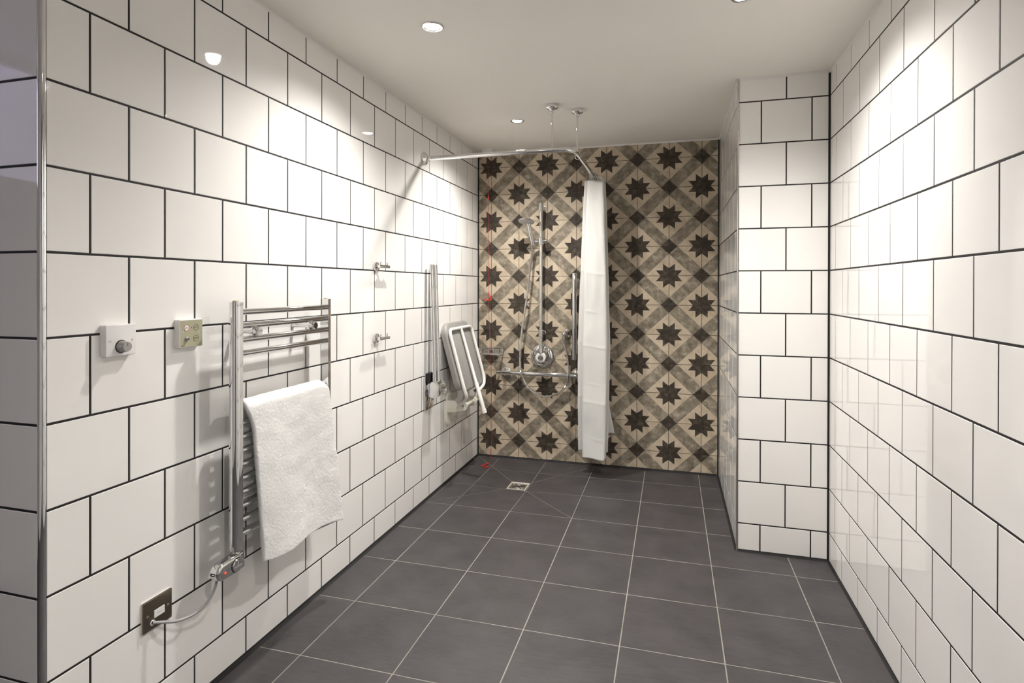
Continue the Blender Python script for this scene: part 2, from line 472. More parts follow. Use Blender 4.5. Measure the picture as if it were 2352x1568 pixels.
SECT = [
    ([(tx0, ty0), (tx1, ty0), (dx1, dy0), (dx0, dy0)], lambda x, y: DZ * (y - ty0) / (dy0 - ty0)),
    ([(tx1, ty0), (tx1, ty1), (dx1, dy1), (dx1, dy0)], lambda x, y: DZ * (tx1 - x) / (tx1 - dx1)),
    ([(tx1, ty1), (tx0, ty1), (dx0, dy1), (dx1, dy1)], lambda x, y: DZ * (ty1 - y) / (ty1 - dy1)),
    ([(tx0, ty1), (tx0, ty0), (dx0, dy0), (dx0, dy1)], lambda x, y: DZ * (x - tx0) / (dx0 - tx0))]
GF = -0.0004
bm = B()
def quad(pts, zf):
    bm.faces.new([bm.verts.new((x, y, zf(x, y) + GF)) for x, y in ccw(pts)])
flat = lambda x, y: 0.0
quad([(0, RY0), (W, RY0), (W, DP + 0.01), (0, DP + 0.01)], flat)
quad([(RX0, RY0), (0, RY0), (0, 0), (RX0, 0)], flat)
quad([(0, DP + 0.01), (WP + 0.01, DP + 0.01), (WP + 0.01, ty0), (0, ty0)], flat)
quad([(tx1, ty0), (WP + 0.01, ty0), (WP + 0.01, D + 0.01), (tx1, D + 0.01)], flat)
quad([(0, ty1), (tx1, ty1), (tx1, D + 0.01), (0, D + 0.01)], flat)
quad([(0, ty0), (tx0, ty0), (tx0, ty1), (0, ty1)], flat)
for p, zf in SECT: quad(p, zf)
quad([(dx0, dy0), (dx1, dy0), (dx1, dy1), (dx0, dy1)], lambda x, y: DZ - 0.012)
floor = structure(finish(bm, 'floor', M_GROUTF, recalc=False))
def floor_tile(poly, zf=flat, g=0.0021):
    poly = inset_poly(poly, g)
    if len(poly) < 3 or area(poly) < 2e-4: return
    # drop doubled corners
    pp = [p for i, p in enumerate(poly) if math.hypot(p[0] - poly[i - 1][0], p[1] - poly[i - 1][1]) > 1e-5]
    inn = inset_poly(pp, 0.0008)
    cx = sum(p[0] for p in pp) / len(pp); cy = sum(p[1] for p in pp) / len(pp)
    bm = B(); n = len(pp)
    r0 = [bm.verts.new((x - cx, y - cy, zf(x, y) - 0.004)) for x, y in pp]
    r1 = [bm.verts.new((x - cx, y - cy, zf(x, y))) for x, y in pp]
    for k in range(n): bm.faces.new((r0[k], r0[(k + 1) % n], r1[(k + 1) % n], r1[k]))
    bm.faces.new(r1)
    o = finish(bm, 'tile', M_FLOOR, floor, recalc=False); o.location = (cx, cy, 0)
for c in range(-6, 6):
    for r in range(-8, 7):
        x0, x1 = FX0 + c * FS, FX0 + (c + 1) * FS
        y0, y1 = FY0 + r * FS, FY0 + (r + 1) * FS
        rect = [(x0, y0), (x1, y0), (x1, y1), (x0, y1)]
        rect = clip_convex(rect, [(RX0, RY0), (W - 0.004, RY0), (W - 0.004, D - 0.004), (RX0, D - 0.004)])
        if len(rect) < 3: continue
        if y0 > DP - 0.1: rect = clip(rect, 1, 0, WP - 0.003)
        if len(rect) < 3: continue
        if y0 > -0.02 : rect = clip(rect, -1, 0, -0.004)
        if len(rect) < 3: continue
        if y0 >= ty0 - 0.01 and x0 < tx1 - 0.01:
            for p, zf in SECT:
                floor_tile(clip_convex(rect, p) or [], zf, 0.0013) if clip_convex(rect, p) else None
            # rim outside the tray
            for rim in ([(0.004, ty0), (tx0, ty0), (tx0, D - 0.004), (0.004, D - 0.004)], [(tx0, ty1), (tx1, ty1), (tx1, D - 0.004), (tx0, D - 0.004)]):
                q = clip_convex(rect, rim)
                if q and area(ccw(q)) > 5e-4: floor_tile(q, flat, 0.0004)
        else: floor_tile(rect)
# ------------------------------------------------------------------ ceiling and trims
slab('ceiling', (RX0 - 0.06, RY0 - 0.06, CEIL), (W + 0.06, D + 0.06, CEIL + 0.06), M_CEIL)
tn = [0]
def trim(bm, mat, smooth=40):
    tn[0] += 1
    return structure(finish(bm, 'trim_%d' % tn[0], mat, smooth=smooth))
def fillet(bm, p0, p1, a, b, r, n=5):
    """concave bead along p0..p1 in the corner between directions a and b"""
    a, b = Vector(a), Vector(b)
    pr = [Vector((0, 0, 0)) + a * r * (1 - math.sin(math.pi / 2 * k / n)) + b * r * (1 - math.cos(math.pi / 2 * k / n)) for k in range(n + 1)] + [Vector((0, 0, 0))]
    R = []
    for p in (p0, p1): R.append([bm.verts.new(Vector(p) + q) for q in pr])
    m = len(pr)
    for k in range(m): bm.faces.new((R[0][k], R[0][(k + 1) % m], R[1][(k + 1) % m], R[1][k]))
    bm.faces.new(R[0]); bm.faces.new(R[1][::-1])
X, Y, Z = Vector((1, 0, 0)), Vector((0, 1, 0)), Vector((0, 0, 1))
# white caulk under the ceiling
RC = 0.011
for p0, p1, a in (((0, 0, CEIL), (0, D, CEIL), X), ((0, D, CEIL), (WP, D, CEIL), -Y), ((WP, DP, CEIL), (WP, D, CEIL), -X), ((WP, DP, CEIL), (W, DP, CEIL), -Y), ((W, RY0, CEIL), (W, DP, CEIL), -X)):
    bm = B(); fillet(bm, p0, p1, a, -Z, RC); trim(bm, M_CAULK)
# black silicone along the floor
RS = 0.013
for p0, p1, a, r in (((0, 0, 0), (0, D, 0), X, 0.013), ((0, D, 0), (WP, D, 0), -Y, 0.012), ((WP, DP, 0), (WP, D, 0), -X, 0.011), ((WP, DP, 0), (W, DP, 0), -Y, 0.010), ((W, RY0, 0), (W, DP, 0), -X, 0.010)):
    bm = B(); fillet(bm, p0, p1, a, Z, r); trim(bm, M_SEAL)
# black joints in the inside corners
for c, a, b in (((0, D), X, -Y), ((WP, D), -X, -Y), ((W, DP), -X, -Y)):
    bm = B(); fillet(bm, (c[0], c[1], 0), (c[0], c[1], CEIL - 0.01), a, b, 0.0065); trim(bm, M_SEAL)
# polished corner profile at the near outer corner
def corner_profile(cx, cy, sx, r, mat, lip):
    """quarter round bulging towards (-y, sx)"""
    bm = B(); n = 10
    pr = [Vector((cx + sx * r * math.sin(math.pi / 2 * k / n), cy - r * math.cos(math.pi / 2 * k / n), 0)) for k in range(n + 1)]
    pr = [Vector((cx - sx * lip, cy - r, 0))] + pr + [Vector((cx + sx * r, cy + lip, 0)), Vector((cx + sx * (r - 0.004), cy + lip, 0)), Vector((cx - sx * lip, cy - r + 0.004, 0))]
    R = [[bm.verts.new(p + Z * z) for p in pr] for z in (0.0, CEIL)]
    m = len(pr)
    for k in range(m): bm.faces.new((R[0][k], R[0][(k + 1) % m], R[1][(k + 1) % m], R[1][k]))
    return trim(bm, mat, 35)
corner_profile(-0.0100, -0.0010, 1, 0.0100, M_CHROME, 0.0015)
corner_profile(WP + 0.0025, DP + 0.0025, -1, 0.0065, M_BRUSHED, 0.0005)
# ------------------------------------------------------------------ downlights
for (lx, ly, lab) in LAMPS:
    t = thing('downlight', lab, 'downlight', (lx, ly, CEIL), 'recessed ceiling downlights')
    bm = B(); lathe(bm, (0, 0, 0), (0, 0, -1), [(0, 0.041), (0.003, 0.041), (0.0045, 0.039), (0.0045, 0.031), (0.001, 0.029), (0.0005, 0.028)], 40)
    finish(bm, 'bezel', M_CHROME, t, smooth=35)
    bm = B(); lathe(bm, (0, 0, -0.0012), (0, 0, -1), [(0, 0.0285), (0.001, 0.028), (0.0022, 0.018), (0.0026, 0)], 32)
    finish(bm, 'lens', M_LAMP, t, smooth=60)
    ld = bpy.data.lights.new('lamp_beam', 'SPOT'); ld.energy = LAMP_W * (1.05 if ly > 2 else 1.0); ld.color = LAMP_COL
    ld.spot_size = math.radians(148); ld.spot_blend = 1.0; ld.shadow_soft_size = 0.025
    lo = bpy.data.objects.new('lamp_beam', ld); link(lo, t); lo.location = (0, 0, -0.014)
# ------------------------------------------------------------------ towel rail
RXc, YL, YRr = 0.085, 0.497, 0.977
def wallpt(a, b, t): return Vector((t, a, b))      # 2D (y,z) on the left wall, t off the wall
rail = thing('towel_rail', 'tall chrome ladder towel rail fixed to the left wall', 'towel rail', (0, 0, 0))
def d_profile(yc, s):
    pts = []
    for k in range(13):
        a = -math.pi / 2 + math.pi * k / 12
        pts.append((yc - s * 0.019 * math.cos(a), RXc + 0.0180 * math.sin(a)))
    pts += [(yc + s * 0.012, RXc + 0.0180), (yc + s * 0.012, RXc - 0.0180)]
    return pts
for yc, s, z0 in ((YL, 1, 0.437), (YRr, -1, 0.437)):
    bm = B(); ol = d_profile(yc, s)
    prism(bm, [(a, b) for a, b in ol], lambda a, b, t: Vector((b, a, t)), z0, 1.206)
    post = finish(bm, 'post', M_CHROME, rail, smooth=30)
    bm = B(); lathe(bm, (RXc, yc, 1.206), (0, 0, 1), disc_prof(0.005, 0.009, 0.002), 20)
    finish(bm, 'end_plug', M_BEIGE, post, smooth=35)
for n in [0, 1, 2, 3] + list(range(7, 17)):
    z = 1.174 - 0.0437 * n
    bm = B(); tube(bm, [(RXc, YL + 0.010, z), (RXc, YRr - 0.010, z)], 0.0105, 18)
    finish(bm, 'rung', M_CHROME, rail, smooth=40)
for (yb, zb) in ((0.585, 1.108), (0.885, 1.108), (0.620, 0.535), (0.892, 0.535)):
    bm = B(); tube(bm, [(0.0005, yb, zb), (0.070, yb, zb)], 0.0085, 18); lathe(bm, (0.0, yb, zb), X, disc_prof(0.004, 0.0105, 0.001), 20)
    br = finish(bm, 'wall_bracket', M_CHROME, rail, smooth=35)
    bm = B(); lathe(bm, (0.066, yb, zb), X, [(0, 0.0115), (0.014, 0.0125), (0.016, 0.0105), (0.022, 0.0105), (0.024, 0.0135), (0.035, 0.0135), (0.037, 0.0125), (0.037, 0)], 24)
    finish(bm, 'clamp', M_CHROME, br, smooth=30)
# heating element head under the near post
bm = B()
ol = []
for k in range(13):
    a = math.pi / 2 + math.pi * k / 12
    ol.append((0.427 + 0.0255 * math.cos(a), 0.4010 + 0.0265 * math.sin(a)))
for k in range(13):
    a = -math.pi / 2 + math.pi * k / 12
    ol.append((0.480 + 0.0285 * math.cos(a), 0.4000 + 0.0285 * math.sin(a)))
prism(bm, ol, wallpt, 0.080, 0.108, 0.010, 4)
lathe(bm, (0.074, 0.429, 0.4005), X, [(0, 0.017), (0.002, 0.0200), (0.008, 0.0210)], 28)
box(bm, (0.069, 0.478, 0.374), (0.101, 0.5195, 0.424), 0.004)
lathe(bm, (RXc, YL + 0.004, 0.414), Z, [(0, 0.0125), (0.016, 0.0125)], 20)
el = finish(bm, 'element_head', M_CHROME, rail, smooth=35)
bm = B(); lathe(bm, (RXc, YL + 0.003, 0.421), Z, [(0, 0.0145), (0.005, 0.0145)], 24); finish(bm, 'collar', M_BRUSHED, el, smooth=35)
bm = B(); lathe(bm, (0.1075, 0.477, 0.4000), X, [(0, 0.0222), (0.0008, 0.0222)], 32); finish(bm, 'dial_gap', M_DARK, el, smooth=35)
bm = B(); lathe(bm, (0.108, 0.477, 0.4000), X, [(0, 0.0203), (0.004, 0.0203), (0.0055, 0.0188), (0.0055, 0)], 32); finish(bm, 'dial', M_CHROME, el, smooth=30)
bm = B(); box(bm, (0.1134, 0.461, 0.3970), (0.1138, 0.493, 0.3976)); box(bm, (0.1134, 0.4775, 0.3970), (0.1138, 0.4781, 0.4135)); finish(bm, 'dial_mark', M_WPLAST, el)
bm = B(); lathe(bm, (0.1072, 0.430, 0.3975), X, [(0, 0.0075), (0.0012, 0.0075)], 20); finish(bm, 'indicator_ring', M_BRUSHED, el, smooth=35)
bm = B(); lathe(bm, (0.1080, 0.430, 0.3975), X, [(0, 0.0040), (0.0018, 0.0032), (0.0022, 0)], 16); finish(bm, 'indicator', M_LED, el, smooth=50)
bm = B(); box(bm, (0.1079, 0.4430, 0.4025), (0.1083, 0.4468, 0.4060)); box(bm, (0.1079, 0.4430, 0.3965), (0.1083, 0.4468, 0.4000)); finish(bm, 'printed_mark', M_INK, el)
# flex to the spur
bm = B()
tube(bm, catmull([(0.082, 0.424, 0.376), (0.081, 0.420, 0.358), (0.078, 0.410, 0.338), (0.070, 0.388, 0.314), (0.058, 0.352, 0.304), (0.042, 0.318, 0.306), (0.024, 0.290, 0.316), (0.009, 0.272, 0.322)], 8), 0.0042, 12)
tag(finish(bm, 'power_flex', M_CABLE, smooth=50), 'grey flex looping from the towel rail heater to the bronze outlet', 'cable')
# fused spur
sp = thing('fused_spur_plate', 'bronze fused spur outlet plate low on the left wall', 'outlet', (0, 0, 0))
yc, zc = 0.2895, 0.3455
bm = B(); prism(bm, rrect(0.094, 0.085, 0.003, 3, yc, zc), wallpt, 0.0005, 0.0035); finish(bm, 'gasket', M_WPLAST, sp)
bm = B(); prism(bm, rrect(0.093, 0.084, 0.003, 3, yc, zc), wallpt, 0.003, 0.0085, 0.0015, 2); finish(bm, 'face_plate', M_BRONZE, sp, smooth=30)
bm = B(); prism(bm, rrect(0.034, 0.021, 0.001, 2, 0.2935, 0.3425), wallpt, 0.008, 0.0105, 0.0008, 2); fh = finish(bm, 'fuse_carrier', M_WPLAST, sp)
bm = B(); box(bm, (0.0104, 0.287, 0.3418), (0.0108, 0.299, 0.3424)); finish(bm, 'slot', M_INK, fh)
for ys in (0.2565, 0.3225):
    bm = B(); lathe(bm, (0.0083, ys, 0.346), X, [(0, 0.0042), (0.0012, 0.0038), (0.0016, 0)], 16); finish(bm, 'screw', M_BRUSHED, sp, smooth=40)
bm = B(); tube(bm, arc((0.009, 0.272, 0.322), Y, Z, 0.0062, 0, 2 * math.pi, 20)[:-1], 0.0017, 8, closed=True); finish(bm, 'cable_grommet', M_WPLAST, sp, smooth=50)
# ------------------------------------------------------------------ control plates
def text_mesh(s, size, mat, parent, y, z, x, name='lettering', align='CENTER'):
    cu = bpy.data.curves.new('t', 'FONT'); cu.body = s; cu.size = size; cu.align_x = align; cu.align_y = 'CENTER'; cu.extrude = 0.00015; cu.resolution_u = 3
    ob = bpy.data.objects.new('t', cu); COL.objects.link(ob)
    bpy.context.view_layer.update()
    me = bpy.data.meshes.new_from_object(ob)
    bpy.data.objects.remove(ob); bpy.data.curves.remove(cu)
    me.materials.clear(); me.materials.append(mat); me.name = name
    o = bpy.data.objects.new(name, me); link(o, parent)
    R = Matrix(((0, 0, 1), (1, 0, 0), (0, 1, 0))).to_4x4()
    o.matrix_local = Matrix.Translation((x, y, z)) @ R
    return o
dp = thing('dimmer_plate', 'white square control plate with one grey rotary knob', 'switch')
yc, zc = 0.1700, 1.1145
bm = B(); prism(bm, rrect(0.084, 0.081, 0.003, 3, yc, zc), wallpt, 0.0005, 0.0205, 0.0020, 3); finish(bm, 'back_box', M_WPLAST, dp, smooth=30)
bm = B(); lathe(bm, (0.0204, 0.170, 1.0985), X, [(0, 0.0172), (0.0006, 0.0172)], 32); finish(bm, 'knob_recess', M_DARK, dp)
bm = B()
n = 40
prof = [(0.0010, 0.0152), (0.0195, 0.0128), (0.0215, 0.0118)]
rings = []
for h, r in prof:
    rings.append([bm.verts.new(Vector((0.0204 + h, 0.170, 1.0985)) + (Y * math.cos(2 * math.pi * k / (2 * n)) + Z * math.sin(2 * math.pi * k / (2 * n))) * (r - (0.0005 if k % 2 else 0) * (h < 0.02))) for k in range(2 * n)])
for A, Bq in zip(rings, rings[1:]):
    for k in range(2 * n): bm.faces.new((A[k], A[(k + 1) % (2 * n)], Bq[(k + 1) % (2 * n)], Bq[k]))
bm.faces.new(rings[0][::-1]); bm.faces.new(rings[-1])
kn = finish(bm, 'knob', M_KNOB, dp, smooth=50)
bm = B(); box(bm, (0.0418, 0.1697, 1.0995), (0.0422, 0.1704, 1.1100)); finish(bm, 'pointer_line', M_DARK, kn)
for ys in (0.1395, 0.2003):
    bm = B(); lathe(bm, (0.0203, ys, 1.1135), X, [(0, 0.0032), (0.0008, 0.0028), (0.0011, 0)], 16); finish(bm, 'screw', M_BRUSHED, dp, smooth=40)
cp = thing('call_panel', 'white call panel with olive label and CALL, RESET and ALERT buttons', 'call panel')
yc, zc = 0.3920, 1.1155
bm = B(); prism(bm, rrect(0.083, 0.0825, 0.003, 3, yc, zc), wallpt, 0.0005, 0.0205, 0.0020, 3); finish(bm, 'back_box', M_WPLAST, cp, smooth=30)
bm = B(); prism(bm, rrect(0.0795, 0.0775, 0.001, 2, yc + 0.0007, zc), wallpt, 0.0203, 0.0209); finish(bm, 'label_sheet', M_OLIVE, cp)
for word, by, bz, ring, fill in (('CALL', 0.3745, 1.1325, M_REDINK, M_WPLAST), ('RESET', 0.4085, 1.1325, M_INK, M_OLIVE), ('ALERT', 0.4085, 1.1000, M_INK, M_OLIVE)):
    bm = B(); lathe(bm, (0.0208, by, bz), X, [(0, 0.0085), (0.0004, 0.0085)], 32); bt = finish(bm, 'button', fill, cp)
    bm = B(); tube(bm, arc((0.0212, by, bz), Y, Z, 0.0087, 0, 2 * math.pi, 32)[:-1], 0.00055, 6, closed=True); finish(bm, 'button_ring', ring, bt, smooth=60)
    text_mesh(word, 0.0047, M_INK, bt, by, bz, 0.0214)
bm = B(); lathe(bm, (0.0207, 0.3915, 1.1325), X, [(0, 0.0018), (0.0005, 0.0018)], 12); finish(bm, 'pilot_hole', M_INK, cp)
for ys in (0.3605, 0.4240):
    bm = B(); lathe(bm, (0.0207, ys, 1.1165), X, [(0, 0.0040), (0.0004, 0.0040)], 16); sc_ = finish(bm, 'screw_well', M_WPLAST, cp)
    bm = B(); lathe(bm, (0.0210, ys, 1.1165), X, [(0, 0.0024), (0.0004, 0.0024)], 12); finish(bm, 'screw', M_INK, sc_)
bm = B(); lathe(bm, (0.0207, 0.3745, 1.1000), X, [(0, 0.0064), (0.003, 0.0064), (0.0045, 0.0045), (0.0085, 0.0042), (0.0085, 0.0025)], 24); jk = finish(bm, 'jack_socket', M_CABLE, cp, smooth=35)
bm = B(); lathe(bm, (0.0291, 0.3745, 1.1000), X, [(0, 0.0024), (0.0003, 0.0024)], 12); finish(bm, 'jack_hole', M_DARK, jk)
text_mesh('C-B', 0.0042, M_REDINK, cp, 0.3585, 1.0795, 0.0211, 'printed_mark')
# ------------------------------------------------------------------ robe hooks
def robe_hook(y, z, label):
    t = thing('robe_hook', label, 'hook', (0, y, z), 'chrome robe hooks on the left wall')
    bm = B(); lathe(bm, (0.0003, 0, 0), X, disc_prof(0.012, 0.0225, 0.002), 36); finish(bm, 'base', M_CHROME, t, smooth=35)
    bm = B(); tube(bm, [(0.011, 0, 0), (0.045, 0, 0)], 0.0075, 18); finish(bm, 'stem', M_CHROME, t, smooth=40)
    bm = B(); tube(bm, [(0.046, -0.048, 0), (0.046, 0.052, 0)], 0.0078, 20); bar = finish(bm, 'bar', M_CHROME, t, smooth=40)
    for yy in (-0.030, 0.034):
        bm = B(); tube(bm, [(0.046, yy, 0.004), (0.046, yy, 0.0215)], 0.0042, 12); finish(bm, 'peg', M_CHROME, bar, smooth=40)
robe_hook(1.512, 1.352, 'chrome robe hook with two pegs, the higher one')
robe_hook(1.512, 1.004, 'chrome robe hook with two pegs, the lower one')
# ------------------------------------------------------------------ fold-up grab rail
gr = thing('fold_up_rail', 'chrome drop-down grab rail folded up beside the shower seat', 'grab rail')
bm = B(); prism(bm, rrect(0.118, 0.215, 0.006, 4, 2.132, 0.640), wallpt, 0.0005, 0.012, 0.002, 2); finish(bm, 'wall_plate', M_CHROME, gr, smooth=30)
bm = B(); box(bm, (0.0118, 2.078, 0.690), (0.034, 2.186, 0.752), 0.006); finish(bm, 'buffer', M_RUBBER, gr, smooth=40)
bm = B()
n = 26; rings = []
for yy in (2.097, 2.192):
    ring = []
    for k in range(4 * n):
        a = 2 * math.pi * k / (4 * n)
        r = 0.0455 if (k % 4) in (0, 1) else 0.0425
        ring.append(bm.verts.new((0.053 + r * math.cos(a), yy, 0.652 + r * math.sin(a))))
    rings.append(ring)
for k in range(4 * n): bm.faces.new((rings[0][k], rings[0][(k + 1) % (4 * n)], rings[1][(k + 1) % (4 * n)], rings[1][k]))
bm.faces.new(rings[0][::-1]); bm.faces.new(rings[1])
hg = finish(bm, 'hinge_drum', M_CHROME, gr)
bm = B(); lathe(bm, (0.053, 2.098, 0.652), -Y, disc_prof(0.008, 0.0475, 0.001), 48); finish(bm, 'hinge_cap', M_CHROME, hg, smooth=30)
for yy in (2.114, 2.167):
    bm = B(); tube(bm, [(0.050, yy, 0.676), (0.0295, yy, 1.386)], 0.0148, 22); finish(bm, 'bar', M_CHROME, gr, smooth=40)
# ------------------------------------------------------------------ folding seat
st = thing('folding_shower_seat', 'grey shower seat with white tubular frame folded up to the left wall', 'shower seat')
SB, ST = Vector((0.158, 0, 0.600)), Vector((0.038, 0, 1.030))
sd = (ST - SB); SL = sd.length; sd.normalize(); sn = Vector((-sd.z, 0, sd.x)) * -1     # sn points into the room
if sn.x < 0: sn = -sn
def seatpt(y, s, t): return SB + sd * s + sn * t + Vector((0, y, 0))
bm = B()
ol = rrect(0.432, 0.455, 0.080, 10, 2.536, 0.2225)
prism(bm, ol, seatpt, -0.052, -0.012, 0.016, 4)
pad = finish(bm, 'pad', M_GPLAST, st, smooth=40)
# lip that curls from the lower edge of the pad to the wall
bm = B()
ctr = [(0.030, -0.032), (0.004, -0.033), (-0.020, -0.040), (-0.036, -0.056), (-0.046, -0.076)]
cpth = [SB + sd * a + sn * b for a, b in ctr]
cp2 = catmull(cpth, 5)
def ribbon(bm, path, half, y0, y1):
    L = len(path); up, dn = [], []
    for i in range(L):
        a = path[max(0, i - 1)]; b = path[min(L - 1, i + 1)]
        t = (b - a).normalized(); nn = Vector((-t.z, 0, t.x))
        up.append(path[i] + nn * half); dn.append(path[i] - nn * half)
    ol = up + dn[::-1]
    R = [[bm.verts.new(p + Vector((0, y, 0))) for p in ol] for y in (y0, y1)]
    m = len(ol)
    for k in range(m): bm.faces.new((R[0][k], R[0][(k + 1) % m], R[1][(k + 1) % m], R[1][k]))
    bm.faces.new(R[0]); bm.faces.new(R[1][::-1])
ribbon(bm, cp2, 0.017, 2.342, 2.372)
finish(bm, 'pad_lip', M_GPLAST, pad, smooth=40)
bm = B(); ribbon(bm, cp2, 0.017, 2.690, 2.720)
finish(bm, 'pad_lip', M_GPLAST, pad, smooth=40)
bm = B(); prism(bm, rrect(0.375, 0.395, 0.02, 5, 2.535, 0.205), seatpt, -0.014, -0.009, 0.002, 2); finish(bm, 'underside_panel', M_GPLAST, pad, smooth=30)
PV = Vector((0.115, 0, 0.497))
def fr(y, s, t=0.002): return seatpt(y, s, t)
RT = 0.0105
bm = B()
pl = [PV + Vector((-0.004, 2.432, 0.0)), PV + Vector((0.012, 2.415, 0.040)), fr(2.352, -0.036, 0.0), fr(2.335, 0.020), fr(2.335, 0.400), fr(2.735, 0.400), fr(2.735, 0.050), fr(2.715, -0.008, 0.0), PV + Vector((0.018, 2.640, 0.050)), PV + Vector((-0.004, 2.628, 0.0))]
tube(bm, fillet_path(pl, [0.015, 0.03, 0.03, 0.045, 0.045, 0.03, 0.03, 0.015], 7), RT, 14)
finish(bm, 'tube_frame', M_SEATW, st, smooth=50)
bm = B(); a, b = fr(2.535, 0.400, 0.004), Vector((0.217, 2.533, 0.452))
m1 = a.lerp(b, 0.66)
tube(bm, [a, m1, m1.lerp(b, 0.03), b], [RT * 0.9, RT * 0.9, 0.0130, 0.0130], 16)
leg = finish(bm, 'leg', M_SEATW, st, smooth=40)
bm = B(); dv = (b - a).normalized(); tube(bm, [b - dv * 0.010, b + dv * 0.016, b + dv * 0.019], [0.0155, 0.0160, 0.0130], 18); finish(bm, 'foot', M_WPLAST, leg, smooth=40)
bm = B(); tube(bm, [PV + Y * 2.418, PV + Y * 2.662], 0.0165, 22); finish(bm, 'pivot_tube', M_BRACK, st, smooth=40)
bm = B(); tube(bm, [PV + Y * 2.624, PV + Y * 2.668], 0.0195, 22); finish(bm, 'pivot_collar', M_BRACK, st, smooth=40)
bm = B()
prism(bm, rrect(0.20, 0.205, 0.036, 6, 2.508, 0.462), wallpt, 0.0005, 0.010, 0.003, 2)
for y0, y1 in ((2.412, 2.426), (2.590, 2.604)):
    ol = [(0.006, 0.448), (0.115, 0.466)] + [(0.115 + 0.031 * math.cos(a), 0.497 + 0.031 * math.sin(a)) for a in [(-math.pi / 2 + math.pi * k / 12) for k in range(13)]] + [(0.006, 0.528)]
    prism(bm, ol, lambda a, b, t: Vector((a, t, b)), y1, y0, 0.002, 2)
bk = finish(bm, 'wall_bracket', M_BRACK, st, smooth=35)
for (ys, zs) in ((2.470, 0.543), (2.556, 0.380)):
    bm = B(); lathe(bm, (0.0095, ys, zs), X, [(0, 0.0085), (0.003, 0.0075), (0.004, 0)], 16); finish(bm, 'bolt', M_BRUSHED, bk, smooth=40)
bm = B(); lathe(bm, (PV.x, 2.4125, PV.z), -Y, [(0, 0.0085), (0.0015, 0.0080), (0.0018, 0)], 16); finish(bm, 'pivot_screw', M_GPLAST, bk, smooth=40)
